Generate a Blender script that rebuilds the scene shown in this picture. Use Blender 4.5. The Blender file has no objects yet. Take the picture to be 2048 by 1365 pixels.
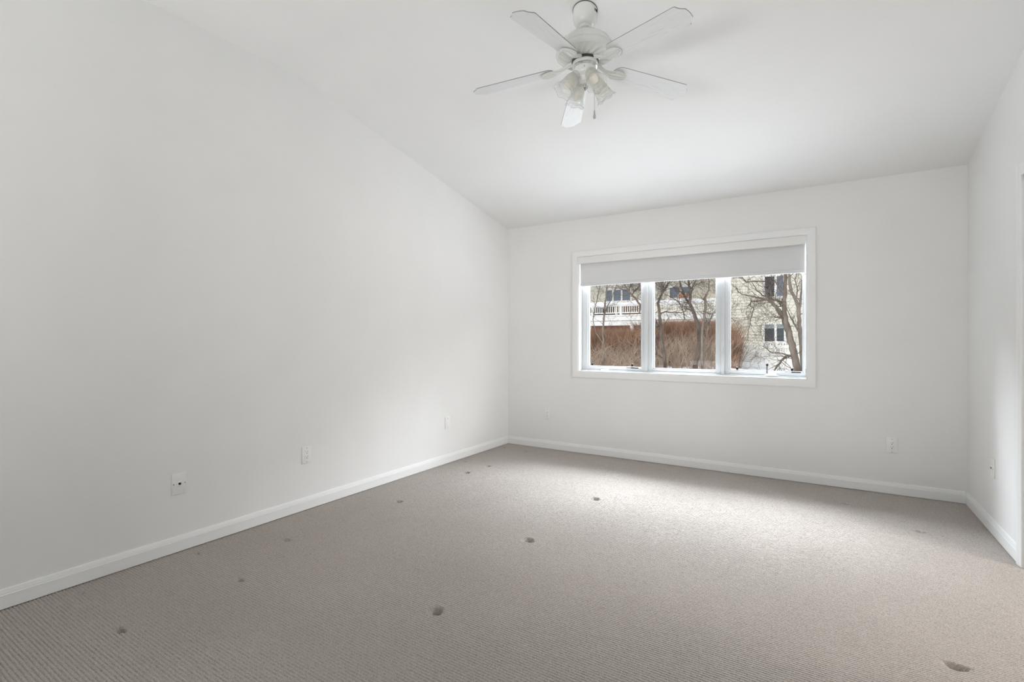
import bpy, bmesh, math, random
import numpy as np
from mathutils import Vector, Matrix

C = bpy.context.scene.collection
PI = math.pi
R = math.radians
rnd = random.Random(7)

# ------------------------------------------------------------------ camera
CAM_H = 1.18
F_PX = 988.0
YAW = R(32.19)                       # the view is turned this far left of the window wall's normal
cd = bpy.data.cameras.new('camera')
cam = bpy.data.objects.new('camera', cd)
C.objects.link(cam)
cam.location = (0, 0, CAM_H)
cam.rotation_euler = (R(90), 0, YAW)
cd.sensor_width = 36.0
cd.lens = 36.0 * F_PX / 2048.0
cd.shift_y = 2.5 / 2048.0 * -1.0
cd.clip_start = 0.02
cd.clip_end = 300
bpy.context.scene.camera = cam

# ------------------------------------------------------------------ room measures
XL, XR = -3.04, 0.878
YW, YB = 4.74, -1.7
ZC, YF, ZF = 2.437, 2.118, 2.98       # ceiling height at the window wall; fold of the ceiling
WT = 0.17                            # wall thickness
WX0, WX1, WZ0, WZ1 = -2.172, -0.106, 0.845, 2.044   # window opening
DY0, DY1, DZ = 1.95, 3.565, 2.03     # opening in the right wall
AX1, AY0, AY1, AZ = 3.3, 0.6, 4.6, 2.44   # small hall beyond it

# ------------------------------------------------------------------ world, daylight and added fill lamps
w = bpy.data.worlds.new('sky')
bpy.context.scene.world = w
w.use_nodes = True
nt = w.node_tree
bg = nt.nodes['Background']
tc = nt.nodes.new('ShaderNodeTexCoord')
sep = nt.nodes.new('ShaderNodeSeparateXYZ')
rmp = nt.nodes.new('ShaderNodeValToRGB')
nt.links.new(tc.outputs['Generated'], sep.inputs[0])
nt.links.new(sep.outputs['Z'], rmp.inputs[0])
nt.links.new(rmp.outputs[0], bg.inputs['Color'])
rmp.color_ramp.elements[0].position = 0.0
rmp.color_ramp.elements[0].color = (0.97, 0.97, 0.96, 1)
rmp.color_ramp.elements[1].position = 0.8
rmp.color_ramp.elements[1].color = (0.78, 0.86, 1.0, 1)
bg.inputs['Strength'].default_value = 1.05


def lamp_area(name, loc, aim, sx, sy, power, color):
    ld = bpy.data.lights.new(name, 'AREA')
    ld.shape = 'RECTANGLE'
    ld.size, ld.size_y = sx, sy
    ld.energy = power
    ld.color = color
    o = bpy.data.objects.new(name, ld)
    C.objects.link(o)
    o.location = loc
    d = Vector(aim) - Vector(loc)
    o.rotation_euler = d.to_track_quat('-Z', 'Y').to_euler()
    return o


sd = bpy.data.lights.new('sun', 'SUN')
sd.energy = 1.3
sd.angle = R(6)
sd.color = (1.0, 0.94, 0.83)
so = bpy.data.objects.new('sun', sd)
C.objects.link(so)
so.rotation_euler = Vector((0.55, 0.8, -0.75)).to_track_quat('-Z', 'Y').to_euler()

lamp_area('fill_front_sky', (-1.75, YW + 2.4, 3.65), (-1.0, 2.6, 0.2), 3.6, 1.3, 1130, (0.84, 0.92, 1.0))  # added lamp, hidden above the view, boosts skylight through the window
lamp_area('fill_front_near_sky', (-0.3, YW + 1.7, 3.2), (-1.3, 2.6, 0.2), 3.4, 1.8, 210, (0.88, 0.95, 1.0))  # second added lamp outside, fills the left wall and floor
lamp_area('fill_front_low', (-1.14, YW + 1.7, -0.15), (-1.14, 3.4, 2.6), 3.4, 1.4, 98, (0.92, 0.96, 1.0))  # added lamp below the sill, lifts the ceiling in place of snow bounce
lamp_area('daylight_hall_window', (AX1 + 0.35, 2.0, 1.6), (0.0, 2.6, 0.9), 1.3, 1.2, 102, (1.0, 0.95, 0.92))
lamp_area('fill_rear_left', (-1.75, YB - 0.9, 0.42), (-1.4, 1.2, 3.0), 1.9, 0.6, 90, (0.972, 0.985, 1.0))  # unseen fill lamp added behind the camera, aimed up at the ceiling
lamp_area('fill_rear_right', (0.3, YB - 0.7, 0.42), (-1.6, 1.4, 3.0), 1.2, 0.6, 33, (0.972, 0.985, 1.0))  # smaller added fill lamp outside the other rear window

vs = bpy.context.scene.view_settings
vs.view_transform = 'Standard'
vs.look = 'None'
vs.gamma = 1.0
vs.use_curve_mapping = False
vs.exposure = 0.05
cy = bpy.context.scene.cycles
cy.max_bounces = 12
cy.diffuse_bounces = 8
cy.transparent_max_bounces = 24
cy.sample_clamp_indirect = 6.0

# ------------------------------------------------------------------ materials
def mat(name, col, rough=0.6, spec=0.5, metal=0.0):
    m = bpy.data.materials.new(name)
    m.use_nodes = True
    b = m.node_tree.nodes['Principled BSDF']
    b.inputs['Base Color'].default_value = (*col, 1)
    b.inputs['Roughness'].default_value = rough
    b.inputs['Metallic'].default_value = metal
    b.inputs['Specular IOR Level'].default_value = spec
    return m


def node(m, t, **kw):
    n = m.node_tree.nodes.new(t)
    for k, v in kw.items():
        setattr(n, k, v)
    return n


def link(m, a, b):
    m.node_tree.links.new(a, b)


def coords(m, scale=(1, 1, 1)):
    t = node(m, 'ShaderNodeTexCoord')
    mp = node(m, 'ShaderNodeMapping')
    mp.inputs['Scale'].default_value = scale
    link(m, t.outputs['Object'], mp.inputs[0])
    return mp.outputs[0]


def noisy(m, c1, c2, scale, detail=4, bump=0.0, stretch=(1, 1, 1), dist=0.01, lo=0.3, hi=0.7):
    """two-tone noise colour with an optional bump, over object coordinates"""
    b = m.node_tree.nodes['Principled BSDF']
    v = coords(m, stretch)
    n = node(m, 'ShaderNodeTexNoise')
    n.inputs['Scale'].default_value = scale
    n.inputs['Detail'].default_value = detail
    link(m, v, n.inputs['Vector'])
    r = node(m, 'ShaderNodeValToRGB')
    r.color_ramp.elements[0].position = lo
    r.color_ramp.elements[1].position = hi
    r.color_ramp.elements[0].color = (*c1, 1)
    r.color_ramp.elements[1].color = (*c2, 1)
    link(m, n.outputs['Fac'], r.inputs[0])
    link(m, r.outputs[0], b.inputs['Base Color'])
    if bump:
        bp = node(m, 'ShaderNodeBump')
        bp.inputs['Strength'].default_value = bump
        bp.inputs['Distance'].default_value = dist
        link(m, n.outputs['Fac'], bp.inputs['Height'])
        link(m, bp.outputs[0], b.inputs['Normal'])
    return m


M = {}
M['wall'] = noisy(mat('wall_paint', (0.80, 0.80, 0.79), 0.62, 0.3), (0.795, 0.795, 0.785), (0.815, 0.815, 0.805), 3.0, 3)
M['ceiling'] = noisy(mat('ceiling_paint', (0.8, 0.8, 0.79), 0.8, 0.2), (0.80, 0.80, 0.79), (0.82, 0.82, 0.81), 2.0, 3)
M['trim'] = mat('white_gloss_trim', (0.83, 0.835, 0.83), 0.35, 0.45)
M['vinyl'] = mat('white_window_frame', (0.68, 0.70, 0.71), 0.4, 0.45)
M['plastic'] = mat('white_plastic', (0.82, 0.82, 0.80), 0.35, 0.5)
M['fan_white'] = mat('fan_white_enamel', (0.73, 0.74, 0.715), 0.22, 0.5)
M['blade_edge_shade'] = mat('grey_blade_edge_shade', (0.30, 0.30, 0.29), 0.5, 0.3)  # grey stands in for the shade along the blade sides
M['screw'] = mat('painted_screw', (0.42, 0.42, 0.41), 0.4, 0.5)
M['hole'] = mat('dark_slot', (0.01, 0.01, 0.01), 0.8, 0.2)
M['black'] = mat('black_plastic', (0.015, 0.016, 0.018), 0.5, 0.4)
M['chrome'] = mat('chrome', (0.75, 0.75, 0.74), 0.12, 0.5, 1.0)
M['dark_metal'] = mat('dark_metal_and_gap_shade', (0.06, 0.06, 0.055), 0.5, 0.4)
M['bulb'] = mat('opal_bulb', (0.85, 0.80, 0.72), 0.25, 0.5)
M['lever'] = mat('dark_chrome_lever', (0.30, 0.30, 0.32), 0.25, 0.5, 0.8)
M['chain'] = mat('pale_chain', (0.55, 0.55, 0.52), 0.35, 0.5, 0.4)
M['fob'] = mat('grey_fob', (0.42, 0.42, 0.38), 0.4, 0.5)

# roller blind fabric: opaque to the eye, a little light comes through
m = mat('blind_fabric', (0.72, 0.725, 0.73), 0.85, 0.1)
noisy(m, (0.70, 0.705, 0.71), (0.73, 0.735, 0.74), 260, 2, 0.15, (1, 1, 1), 0.001)
M['fabric'] = m

# fan blades: white stained oak
m = mat('white_oak_blade', (0.78, 0.8, 0.79), 0.42, 0.4)
b = m.node_tree.nodes['Principled BSDF']
v = coords(m, (1.1, 19.0, 19.0))
nz = node(m, 'ShaderNodeTexNoise')
nz.inputs['Scale'].default_value = 1.3
nz.inputs['Detail'].default_value = 1.5
link(m, v, nz.inputs['Vector'])
mu = node(m, 'ShaderNodeMath', operation='MULTIPLY')
mu.inputs[1].default_value = 13.0
link(m, nz.outputs['Fac'], mu.inputs[0])
fr = node(m, 'ShaderNodeMath', operation='FRACT')
link(m, mu.outputs[0], fr.inputs[0])
rp = node(m, 'ShaderNodeValToRGB')
e = rp.color_ramp.elements
e[0].position, e[0].color = 0.0, (0.73, 0.75, 0.75, 1)
e[1].position, e[1].color = 0.28, (0.80, 0.82, 0.82, 1)
e2 = rp.color_ramp.elements.new(0.95)
e2.color = (0.82, 0.84, 0.84, 1)
link(m, fr.outputs[0], rp.inputs[0])
link(m, rp.outputs[0], b.inputs['Base Color'])
M['blade'] = m

# carpet: ribbed loop pile
m = mat('carpet_pile', (0.4, 0.37, 0.35), 0.95, 0.05)
b = m.node_tree.nodes['Principled BSDF']
v = coords(m)
n1 = node(m, 'ShaderNodeTexNoise')
n1.inputs['Scale'].default_value = 210
n1.inputs['Detail'].default_value = 2
link(m, v, n1.inputs['Vector'])
n2 = node(m, 'ShaderNodeTexNoise')
n2.inputs['Scale'].default_value = 1.1
n2.inputs['Detail'].default_value = 3
link(m, v, n2.inputs['Vector'])
r1 = node(m, 'ShaderNodeValToRGB')
r1.color_ramp.elements[0].position = 0.3
r1.color_ramp.elements[0].color = (0.335, 0.298, 0.267, 1)
r1.color_ramp.elements[1].position = 0.7
r1.color_ramp.elements[1].color = (0.525, 0.485, 0.447, 1)
link(m, n1.outputs['Fac'], r1.inputs[0])
mx = node(m, 'ShaderNodeMix', data_type='RGBA', blend_type='MULTIPLY')
mx.inputs['Factor'].default_value = 1.0
r2 = node(m, 'ShaderNodeValToRGB')
r2.color_ramp.elements[0].position = 0.35
r2.color_ramp.elements[0].color = (0.93, 0.93, 0.93, 1)
r2.color_ramp.elements[1].position = 0.65
r2.color_ramp.elements[1].color = (1, 1, 1, 1)
link(m, n2.outputs['Fac'], r2.inputs[0])
link(m, r1.outputs[0], mx.inputs['A'])
link(m, r2.outputs[0], mx.inputs['B'])
link(m, mx.outputs['Result'], b.inputs['Base Color'])
bp = node(m, 'ShaderNodeBump')
bp.inputs['Strength'].default_value = 0.6
bp.inputs['Distance'].default_value = 0.003
link(m, n1.outputs['Fac'], bp.inputs['Height'])
link(m, bp.outputs[0], b.inputs['Normal'])
M['carpet'] = m


def clear_glass(name, gloss, tint=(1, 1, 1)):
    """thin pane: lets light straight through, with a faint mirror"""
    m = bpy.data.materials.new(name)
    m.use_nodes = True
    t = m.node_tree
    t.nodes.remove(t.nodes['Principled BSDF'])
    out = t.nodes['Material Output']
    tr = t.nodes.new('ShaderNodeBsdfTransparent')
    tr.inputs[0].default_value = (*tint, 1)
    gl = t.nodes.new('ShaderNodeBsdfGlossy')
    gl.inputs['Roughness'].default_value = 0.02
    mixn = t.nodes.new('ShaderNodeMixShader')
    mixn.inputs[0].default_value = gloss
    t.links.new(tr.outputs[0], mixn.inputs[1])
    t.links.new(gl.outputs[0], mixn.inputs[2])
    t.links.new(mixn.outputs[0], out.inputs[0])
    return m


M['pane'] = clear_glass('window_glass', 0.003)

# tulip shade: frosted towards the neck, clear towards the rim
m = clear_glass('tulip_glass', 0.07, (0.93, 0.94, 0.93))
t = m.node_tree
out = t.nodes['Material Output']
mix0 = [n for n in t.nodes if n.bl_idname == 'ShaderNodeMixShader'][0]
df = t.nodes.new('ShaderNodeBsdfDiffuse')
df.inputs[0].default_value = (0.8, 0.8, 0.77, 1)
tl = t.nodes.new('ShaderNodeBsdfTranslucent')
tl.inputs[0].default_value = (0.8, 0.8, 0.77, 1)
fm = t.nodes.new('ShaderNodeMixShader')
fm.inputs[0].default_value = 0.5
t.links.new(df.outputs[0], fm.inputs[1])
t.links.new(tl.outputs[0], fm.inputs[2])
tcn = t.nodes.new('ShaderNodeTexCoord')
sp = t.nodes.new('ShaderNodeSeparateXYZ')
t.links.new(tcn.outputs['Object'], sp.inputs[0])
mr = t.nodes.new('ShaderNodeMapRange')
mr.inputs['From Min'].default_value = 0.045
mr.inputs['From Max'].default_value = 0.108
mr.inputs['To Min'].default_value = 0.62
mr.inputs['To Max'].default_value = 0.10
t.links.new(sp.outputs['Z'], mr.inputs[0])
mm = t.nodes.new('ShaderNodeMixShader')
t.links.new(mr.outputs[0], mm.inputs[0])
t.links.new(mix0.outputs[0], mm.inputs[1])
t.links.new(fm.outputs[0], mm.inputs[2])
t.links.new(mm.outputs[0], out.inputs[0])
M['tulip'] = m
M['rim'] = mat('glass_rim', (0.36, 0.37, 0.36), 0.15, 0.6)

# outdoors
M['snow'] = noisy(mat('snow', (0.9, 0.92, 0.95), 0.7, 0.2), (0.86, 0.88, 0.92), (0.94, 0.95, 0.97), 1.4, 4, 0.3, (1, 1, 1), 0.1)
M['siding'] = noisy(mat('cream_siding', (0.72, 0.70, 0.61), 0.6, 0.3), (0.70, 0.68, 0.58), (0.76, 0.74, 0.65), 3.0, 3, 0, (0.4, 1, 6))
M['tan_siding'] = noisy(mat('tan_siding', (0.62, 0.56, 0.47), 0.6, 0.3), (0.60, 0.54, 0.45), (0.68, 0.62, 0.53), 3.0, 3, 0, (0.4, 1, 6))
M['brick'] = noisy(mat('brick_base', (0.33, 0.17, 0.12), 0.8, 0.2), (0.28, 0.15, 0.11), (0.40, 0.22, 0.16), 6.0, 4)
M['ext_white'] = mat('white_painted_wood', (0.86, 0.86, 0.83), 0.5, 0.3)
M['fence'] = mat('white_vinyl_fence', (0.84, 0.835, 0.78), 0.5, 0.3)
M['dark_glass'] = mat('dark_house_glass', (0.03, 0.035, 0.045), 0.15, 0.25)
M['blue_glass'] = mat('blue_house_glass', (0.17, 0.22, 0.29), 0.15, 0.35)
M['shade_grey'] = mat('blue_grey_shade', (0.30, 0.34, 0.36), 0.7, 0.2)
M['deck_wood'] = noisy(mat('grey_deck_wood', (0.55, 0.52, 0.45), 0.7, 0.2), (0.52, 0.49, 0.42), (0.66, 0.63, 0.55), 2.0, 4, 0, (1, 1, 8))
M['bark'] = noisy(mat('grey_bark', (0.2, 0.16, 0.13), 0.9, 0.1), (0.075, 0.055, 0.042), (0.20, 0.165, 0.135), 9.0, 5, 0.5, (1, 1, 0.4), 0.02)
M['pale_bark'] = noisy(mat('pale_bark', (0.3, 0.26, 0.22), 0.9, 0.1), (0.12, 0.095, 0.075), (0.28, 0.24, 0.20), 9.0, 5, 0.5, (1, 1, 0.4), 0.02)
M['hedge'] = noisy(mat('russet_stems', (0.3, 0.18, 0.12), 0.9, 0.1), (0.27, 0.155, 0.10), (0.56, 0.37, 0.25), 2.2, 3)
M['tan_stems'] = noisy(mat('tan_stems', (0.4, 0.32, 0.24), 0.9, 0.1), (0.32, 0.24, 0.18), (0.62, 0.51, 0.40), 2.0, 3)
M['terracotta'] = mat('terracotta_cushion', (0.62, 0.30, 0.22), 0.8, 0.2)

# ------------------------------------------------------------------ mesh helpers
class MB:
    def __init__(s):
        s.v, s.f = [], []

    def add(s, verts, faces):
        o = len(s.v)
        s.v.extend([tuple(p) for p in verts])
        s.f.extend([tuple(i + o for i in f) for f in faces])
        return s

    def box(s, lo, hi, bev=0.0, seg=2, mtx=None):
        x0, y0, z0 = lo
        x1, y1, z1 = hi
        if bev <= 0:
            vs_ = [(x0, y0, z0), (x1, y0, z0), (x1, y1, z0), (x0, y1, z0), (x0, y0, z1), (x1, y0, z1), (x1, y1, z1), (x0, y1, z1)]
            fs = [(3, 2, 1, 0), (4, 5, 6, 7), (0, 1, 5, 4), (1, 2, 6, 5), (2, 3, 7, 6), (3, 0, 4, 7)]
        else:
            bm = bmesh.new()
            bmesh.ops.create_cube(bm, size=1.0)
            for q in bm.verts:
                q.co = Vector(((x0 + x1) / 2 + q.co.x * (x1 - x0), (y0 + y1) / 2 + q.co.y * (y1 - y0), (z0 + z1) / 2 + q.co.z * (z1 - z0)))
            bmesh.ops.bevel(bm, geom=list(bm.edges), offset=bev, segments=seg, affect='EDGES', profile=0.5)
            bm.verts.index_update()
            vs_ = [tuple(q.co) for q in bm.verts]
            fs = [tuple(q.index for q in f.verts) for f in bm.faces]
            bm.free()
        if mtx is not None:
            vs_ = [tuple(mtx @ Vector(p)) for p in vs_]
        return s.add(vs_, fs)

    def tube(s, pts, rad, n=8, caps=True, squash=None):
        pts = [Vector(p) for p in pts]
        if not hasattr(rad, '__len__'):
            rad = [rad] * len(pts)
        up = None
        vs_, fs = [], []
        for i, p in enumerate(pts):
            d = (pts[min(i + 1, len(pts) - 1)] - pts[max(i - 1, 0)]).normalized()
            if up is None:
                up = d.orthogonal().normalized()
            else:
                up = (up - d * up.dot(d))
                up = up.normalized() if up.length > 1e-6 else d.orthogonal().normalized()
            sd_ = d.cross(up)
            for k in range(n):
                a = 2 * PI * k / n
                vs_.append(p + (up * math.cos(a) + sd_ * math.sin(a)) * rad[i])
        for i in range(len(pts) - 1):
            for k in range(n):
                a, b_ = i * n + k, i * n + (k + 1) % n
                fs.append((a, b_, b_ + n, a + n))
        if caps:
            fs.append(tuple(range(n - 1, -1, -1)))
            fs.append(tuple((len(pts) - 1) * n + k for k in range(n)))
        return s.add(vs_, fs)

    def lathe(s, prof, n=48, mtx=None, fn=None):
        """prof: (radius, z) pairs; fn(r, z, angle) may reshape"""
        vs_, fs = [], []
        for (r, z) in prof:
            for k in range(n):
                a = 2 * PI * k / n
                rr, zz = (r, z) if fn is None else fn(r, z, a)
                vs_.append(Vector((rr * math.cos(a), rr * math.sin(a), zz)))
        for i in range(len(prof) - 1):
            for k in range(n):
                a, b_ = i * n + k, i * n + (k + 1) % n
                fs.append((a, b_, b_ + n, a + n))
        if mtx is not None:
            vs_ = [mtx @ p for p in vs_]
        return s.add(vs_, fs)

    def prism(s, poly, axis, a0, a1):
        """extrude a 2D polygon along an axis; poly holds the other two coordinates in order"""
        n = len(poly)
        vs_ = []
        for a in (a0, a1):
            for (p, q) in poly:
                vs_.append({'x': (a, p, q), 'y': (p, a, q), 'z': (p, q, a)}[axis])
        fs = [tuple(range(n - 1, -1, -1)), tuple(range(n, 2 * n))]
        for k in range(n):
            j = (k + 1) % n
            fs.append((k, j, j + n, k + n))
        return s.add(vs_, fs)

    def build(s, name, m, parent=None, sharp=35, solid=None):
        me = bpy.data.meshes.new(name)
        me.from_pydata(s.v, [], s.f)
        bm = bmesh.new()
        bm.from_mesh(me)
        bmesh.ops.recalc_face_normals(bm, faces=list(bm.faces))
        bm.to_mesh(me)
        bm.free()
        me.materials.append(M[m] if isinstance(m, str) else m)
        me.polygons.foreach_set('use_smooth', [True] * len(me.polygons))
        if sharp is not None:
            me.set_sharp_from_angle(angle=R(sharp))
        o = bpy.data.objects.new(name, me)
        C.objects.link(o)
        if parent is not None:
            o.parent = parent
        if solid:
            md = o.modifiers.new('thickness', 'SOLIDIFY')
            md.thickness = solid
            md.offset = 0
        return o


def empty(name, loc=(0, 0, 0), rz=0.0):
    o = bpy.data.objects.new(name, None)
    o.empty_display_size = 0.05
    C.objects.link(o)
    o.location = loc
    o.rotation_euler = (0, 0, rz)
    return o


def tag(o, label=None, cat=None, group=None, kind=None):
    if label:
        o['label'] = label
    if cat:
        o['category'] = cat
    if group:
        o['group'] = group
    if kind:
        o['kind'] = kind
    return o


def struct(o):
    o['kind'] = 'structure'
    return o


cyw, syw = math.cos(YAW), math.sin(YAW)


def at(u, v, Y):
    """the point at distance Y beyond the camera that a photograph pixel looks at (used to survey distances)"""
    l = (u - 1024.0) / F_PX
    z = -(v - 680.0) / F_PX
    dx, dy = l * cyw - syw, cyw + l * syw
    t_ = Y / dy
    return Vector((dx * t_, Y, CAM_H + z * t_))


# ------------------------------------------------------------------ the room shell
# floor: ribs run straight across the room; furniture feet have left pits in the pile
DENTS = [  # x, y, radius x, radius y, depth
    (-2.418, 0.849, .040, .030, .022), (-2.921, 0.873, .030, .022, .016), (-2.923, 1.378, .030, .024, .016), (-2.425, 1.338, .036, .026, .019),
    (-2.675, 1.752, .038, .030, .019), (-2.617, 2.605, .040, .034, .020), (-1.426, 1.640, .046, .050, .028), (-1.469, 2.511, .052, .046, .024),
    (-1.427, 3.420, .046, .046, .024), (-2.677, 3.494, .044, .044, .022), (-2.644, 3.780, .034, .044, .018), (-2.930, 3.801, .026, .036, .016),
    (-2.954, 4.518, .034, .046, .018), (-2.653, 4.480, .036, .046, .018), (0.406, 2.362, .050, .040, .020), (0.508, 3.898, .034, .030, .010), (0.134, 4.284, .034, .036, .010)]


def floor_mesh():
    rg = np.random.default_rng(3)
    P = 0.0128
    xs = np.arange(XL - 0.02, XR + 0.02, 0.0105)
    ys = np.arange(0.30, YW + 0.02, P / 6)
    xs[-1] = XR + 0.02
    ys = np.concatenate([[YB - 0.02, -0.5, 0.2], ys])
    X, Y = np.meshgrid(xs, ys)
    low = rg.normal(size=(12, 4))
    wob = np.zeros_like(X)
    for k in range(8):
        fx, fy, ph = rg.uniform(0.5, 3.0), rg.uniform(0.5, 3.0), rg.uniform(0, 6.28)
        wob += 0.0009 * np.sin(fx * X + fy * Y + ph)
    Y2 = Y + wob
    c = np.abs(np.cos(PI * Y / P))           # 1 on the crest, 0 in the groove
    prof = np.minimum(1.0, c * 1.7) ** 0.8
    # the loops stand unevenly, so a groove opens and closes along its run
    jit = rg.normal(size=X.shape)
    jit = (jit + np.roll(jit, 1, 1) + np.roll(jit, 1, 0)) / 3
    amp = np.clip(0.0075 + 0.0016 * jit, 0.003, 0.011)
    Z = (prof - 1.0) * amp + 0.0003 * rg.normal(size=X.shape)
    for (x, y, rx, ry, dp) in DENTS:
        rx, ry, dp = rx * .8, ry * .8, dp * 1.25
        d = np.sqrt(((X - x) / rx) ** 2 + ((Y - y) / ry) ** 2)
        d = d + 0.12 * np.sin(3 * np.arctan2(Y - y, X - x) + x * 9)
        far = np.clip(0.5 + 0.6 * (Y - y) / ry, 0, 1)      # steep lip on the window side, easing out towards the room
        g = np.clip((1.0 - d) / (0.75 - 0.58 * far), 0, 1)
        g = g * g * (3 - 2 * g)
        Z = Z * (1 - 0.8 * g) - 1.2 * dp * (0.15 + 0.95 * far) * g
    Z[:3, :] = -0.004
    n, mcol = X.shape
    co = np.stack([X, Y2, Z], -1).reshape(-1, 3)
    idx = np.arange(n * mcol).reshape(n, mcol)
    q = np.stack([idx[:-1, :-1], idx[:-1, 1:], idx[1:, 1:], idx[1:, :-1]], -1).reshape(-1, 4)
    me = bpy.data.meshes.new('floor')
    me.vertices.add(len(co))
    me.vertices.foreach_set('co', co.ravel())
    me.loops.add(q.size)
    me.loops.foreach_set('vertex_index', q.ravel())
    me.polygons.add(len(q))
    me.polygons.foreach_set('loop_start', np.arange(len(q)) * 4)
    me.update(calc_edges=True)
    me.polygons.foreach_set('use_smooth', [True] * len(q))
    me.materials.append(M['carpet'])
    o = bpy.data.objects.new('floor', me)
    C.objects.link(o)
    return struct(o)


floor_mesh()
struct(MB().box((XR + 0.02, AY0, -0.06), (AX1, AY1, -0.002)).build('floor_hall', 'carpet'))
struct(MB().box((XL - WT, YB - WT, -0.20), (AX1 + WT, YW + WT, -0.065)).build('floor_slab', 'trim'))

# ceiling: slopes up from the window wall, turns level past a soft fold
prof = [(YW, ZC)]
SL = (ZF - ZC) / (YW - YF)
ya, yb = YF + 0.16, YF - 0.16
for k in range(13):
    t_ = k / 12
    p0, p1, p2 = Vector((ya, ZF - SL * 0.16)), Vector((YF, ZF)), Vector((yb, ZF))
    q = p0 * (1 - t_) ** 2 + p1 * 2 * t_ * (1 - t_) + p2 * t_ ** 2
    prof.append((q.x, q.y))
prof.append((YB, ZF))
CEIL = list(prof)
outer = [(YB - WT, ZF), (YB - WT, ZF + 0.15), (YF, ZF + 0.15), (YW + WT, ZC - SL * WT + 0.15), (YW + WT, ZC - SL * WT)]
struct(MB().prism(CEIL + outer, 'x', XL - WT, XR + WT).build('ceiling', 'ceiling', sharp=20))

# side walls follow the ceiling line
side = [(YW + WT, 0), (YW + WT, ZC)] + CEIL + [(YB - WT, ZF), (YB - WT, 0)]
struct(MB().prism([(a, max(z - 0.0, -0.1) if z > 0 else -0.1) for a, z in side], 'x', XL - WT, XL).build('wall_left', 'wall'))
wr = MB()
wr.prism([(YW + WT, -0.1), (YW + WT, ZC - SL * WT), (YW, ZC), (DY1, ZC + SL * (YW - DY1)), (DY1, -0.1)], 'x', XR, XR + WT)
top = [(DY1, DZ), (DY1, ZC + SL * (YW - DY1))] + [p for p in CEIL if DY0 < p[0] < DY1] + [(DY0, ZF), (DY0, DZ)]
wr.prism(top, 'x', XR, XR + WT)
wr.prism([(DY0, -0.1), (DY0, ZF), (YB - WT, ZF), (YB - WT, -0.1)], 'x', XR, XR + WT)
struct(wr.build('wall_right', 'wall'))
wf = MB()
wf.box((XL, YW, -0.1), (WX0, YW + WT, ZC)).box((WX1, YW, -0.1), (XR, YW + WT, ZC))
wf.box((WX0, YW, -0.1), (WX1, YW + WT, WZ0)).box((WX0, YW, WZ1), (WX1, YW + WT, ZC))
struct(wf.build('wall_front', 'wall'))
BX0, BX1, BZ0, BZ1 = -0.35, 0.80, 0.55, 2.3
EX0, EX1 = -2.75, -0.85               # second rear window; both are added to let fill light in
wb = MB()
wb.box((XL, YB - WT, -0.1), (EX0, YB, ZF)).box((EX1, YB - WT, -0.1), (BX0, YB, ZF)).box((BX1, YB - WT, -0.1), (XR, YB, ZF))
for p0, p1 in ((BX0, BX1), (EX0, EX1)):
    wb.box((p0, YB - WT, -0.1), (p1, YB, BZ0)).box((p0, YB - WT, BZ1), (p1, YB, ZF))
struct(wb.build('wall_back', 'wall'))
# the hall on the right
HY0, HY1, HZ0, HZ1 = 1.3, 2.7, 0.75, 2.1
wh = MB()
wh.box((XR + WT, AY1, -0.1), (AX1 + WT, AY1 + 0.12, AZ)).box((XR + WT, AY0 - 0.12, -0.1), (AX1 + WT, AY0, AZ))
struct(wh.build('wall_hall_side', 'wall'))
we = MB()
we.box((AX1, AY0, -0.1), (AX1 + WT, HY0, AZ)).box((AX1, HY1, -0.1), (AX1 + WT, AY1, AZ))
we.box((AX1, HY0, -0.1), (AX1 + WT, HY1, HZ0)).box((AX1, HY0, HZ1), (AX1 + WT, HY1, AZ))
struct(we.build('wall_hall_end', 'wall'))
struct(MB().box((XR + WT, AY0 - 0.12, AZ), (AX1 + WT, AY1 + 0.12, AZ + 0.12)).build('ceiling_hall', 'ceiling'))

# baseboards: flat face, stepped and rounded cap
BASE = [(0, 0.0), (0.0135, 0.0), (0.0135, 0.059), (0.0115, 0.061), (0.0115, 0.066), (0.008, 0.074), (0.0075, 0.078), (0.0055, 0.083), (0, 0.084)]
g = 0.0035
struct(MB().prism([(XL + a, z + g) for a, z in BASE], 'y', YB, YW).build('baseboard_left', 'trim', sharp=25))
struct(MB().prism([(YW - a, z + g) for a, z in BASE], 'x', XL + 0.0135, XR - 0.0135).build('baseboard_front', 'trim', sharp=25))
struct(MB().prism([(XR - a, z + g) for a, z in BASE], 'y', DY1 + 0.063, YW).build('baseboard_right', 'trim', sharp=25))
struct(MB().prism([(YB + a, z + g) for a, z in BASE], 'x', XL + 0.0135, XR - 0.0135).build('baseboard_back', 'trim', sharp=25))
# casing round the opening in the right wall
CAS = [(0, 0), (0.010, 0), (0.012, 0.004), (0.012, 0.018), (0.015, 0.026), (0.017, 0.044), (0.017, 0.056), (0.014, 0.061), (0, 0.063)]
dc = MB()
dc.prism([(XR - a, DY1 + z) for a, z in CAS], 'z', 0.0, DZ + 0.063)
dc.prism([(XR - a, DY0 - z) for a, z in CAS], 'z', 0.0, DZ + 0.063)
dc.prism([(XR - a, DZ + z) for a, z in CAS], 'y', DY0 - 0.0, DY1 + 0.0)
dc.box((XR, DY1 - 0.016, 0), (XR + WT, DY1, DZ)).box((XR, DY0, 0), (XR + WT, DY0 + 0.016, DZ)).box((XR, DY0, DZ - 0.016), (XR + WT, DY1, DZ))
struct(dc.build('trim_1', 'trim', sharp=25))


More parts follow.
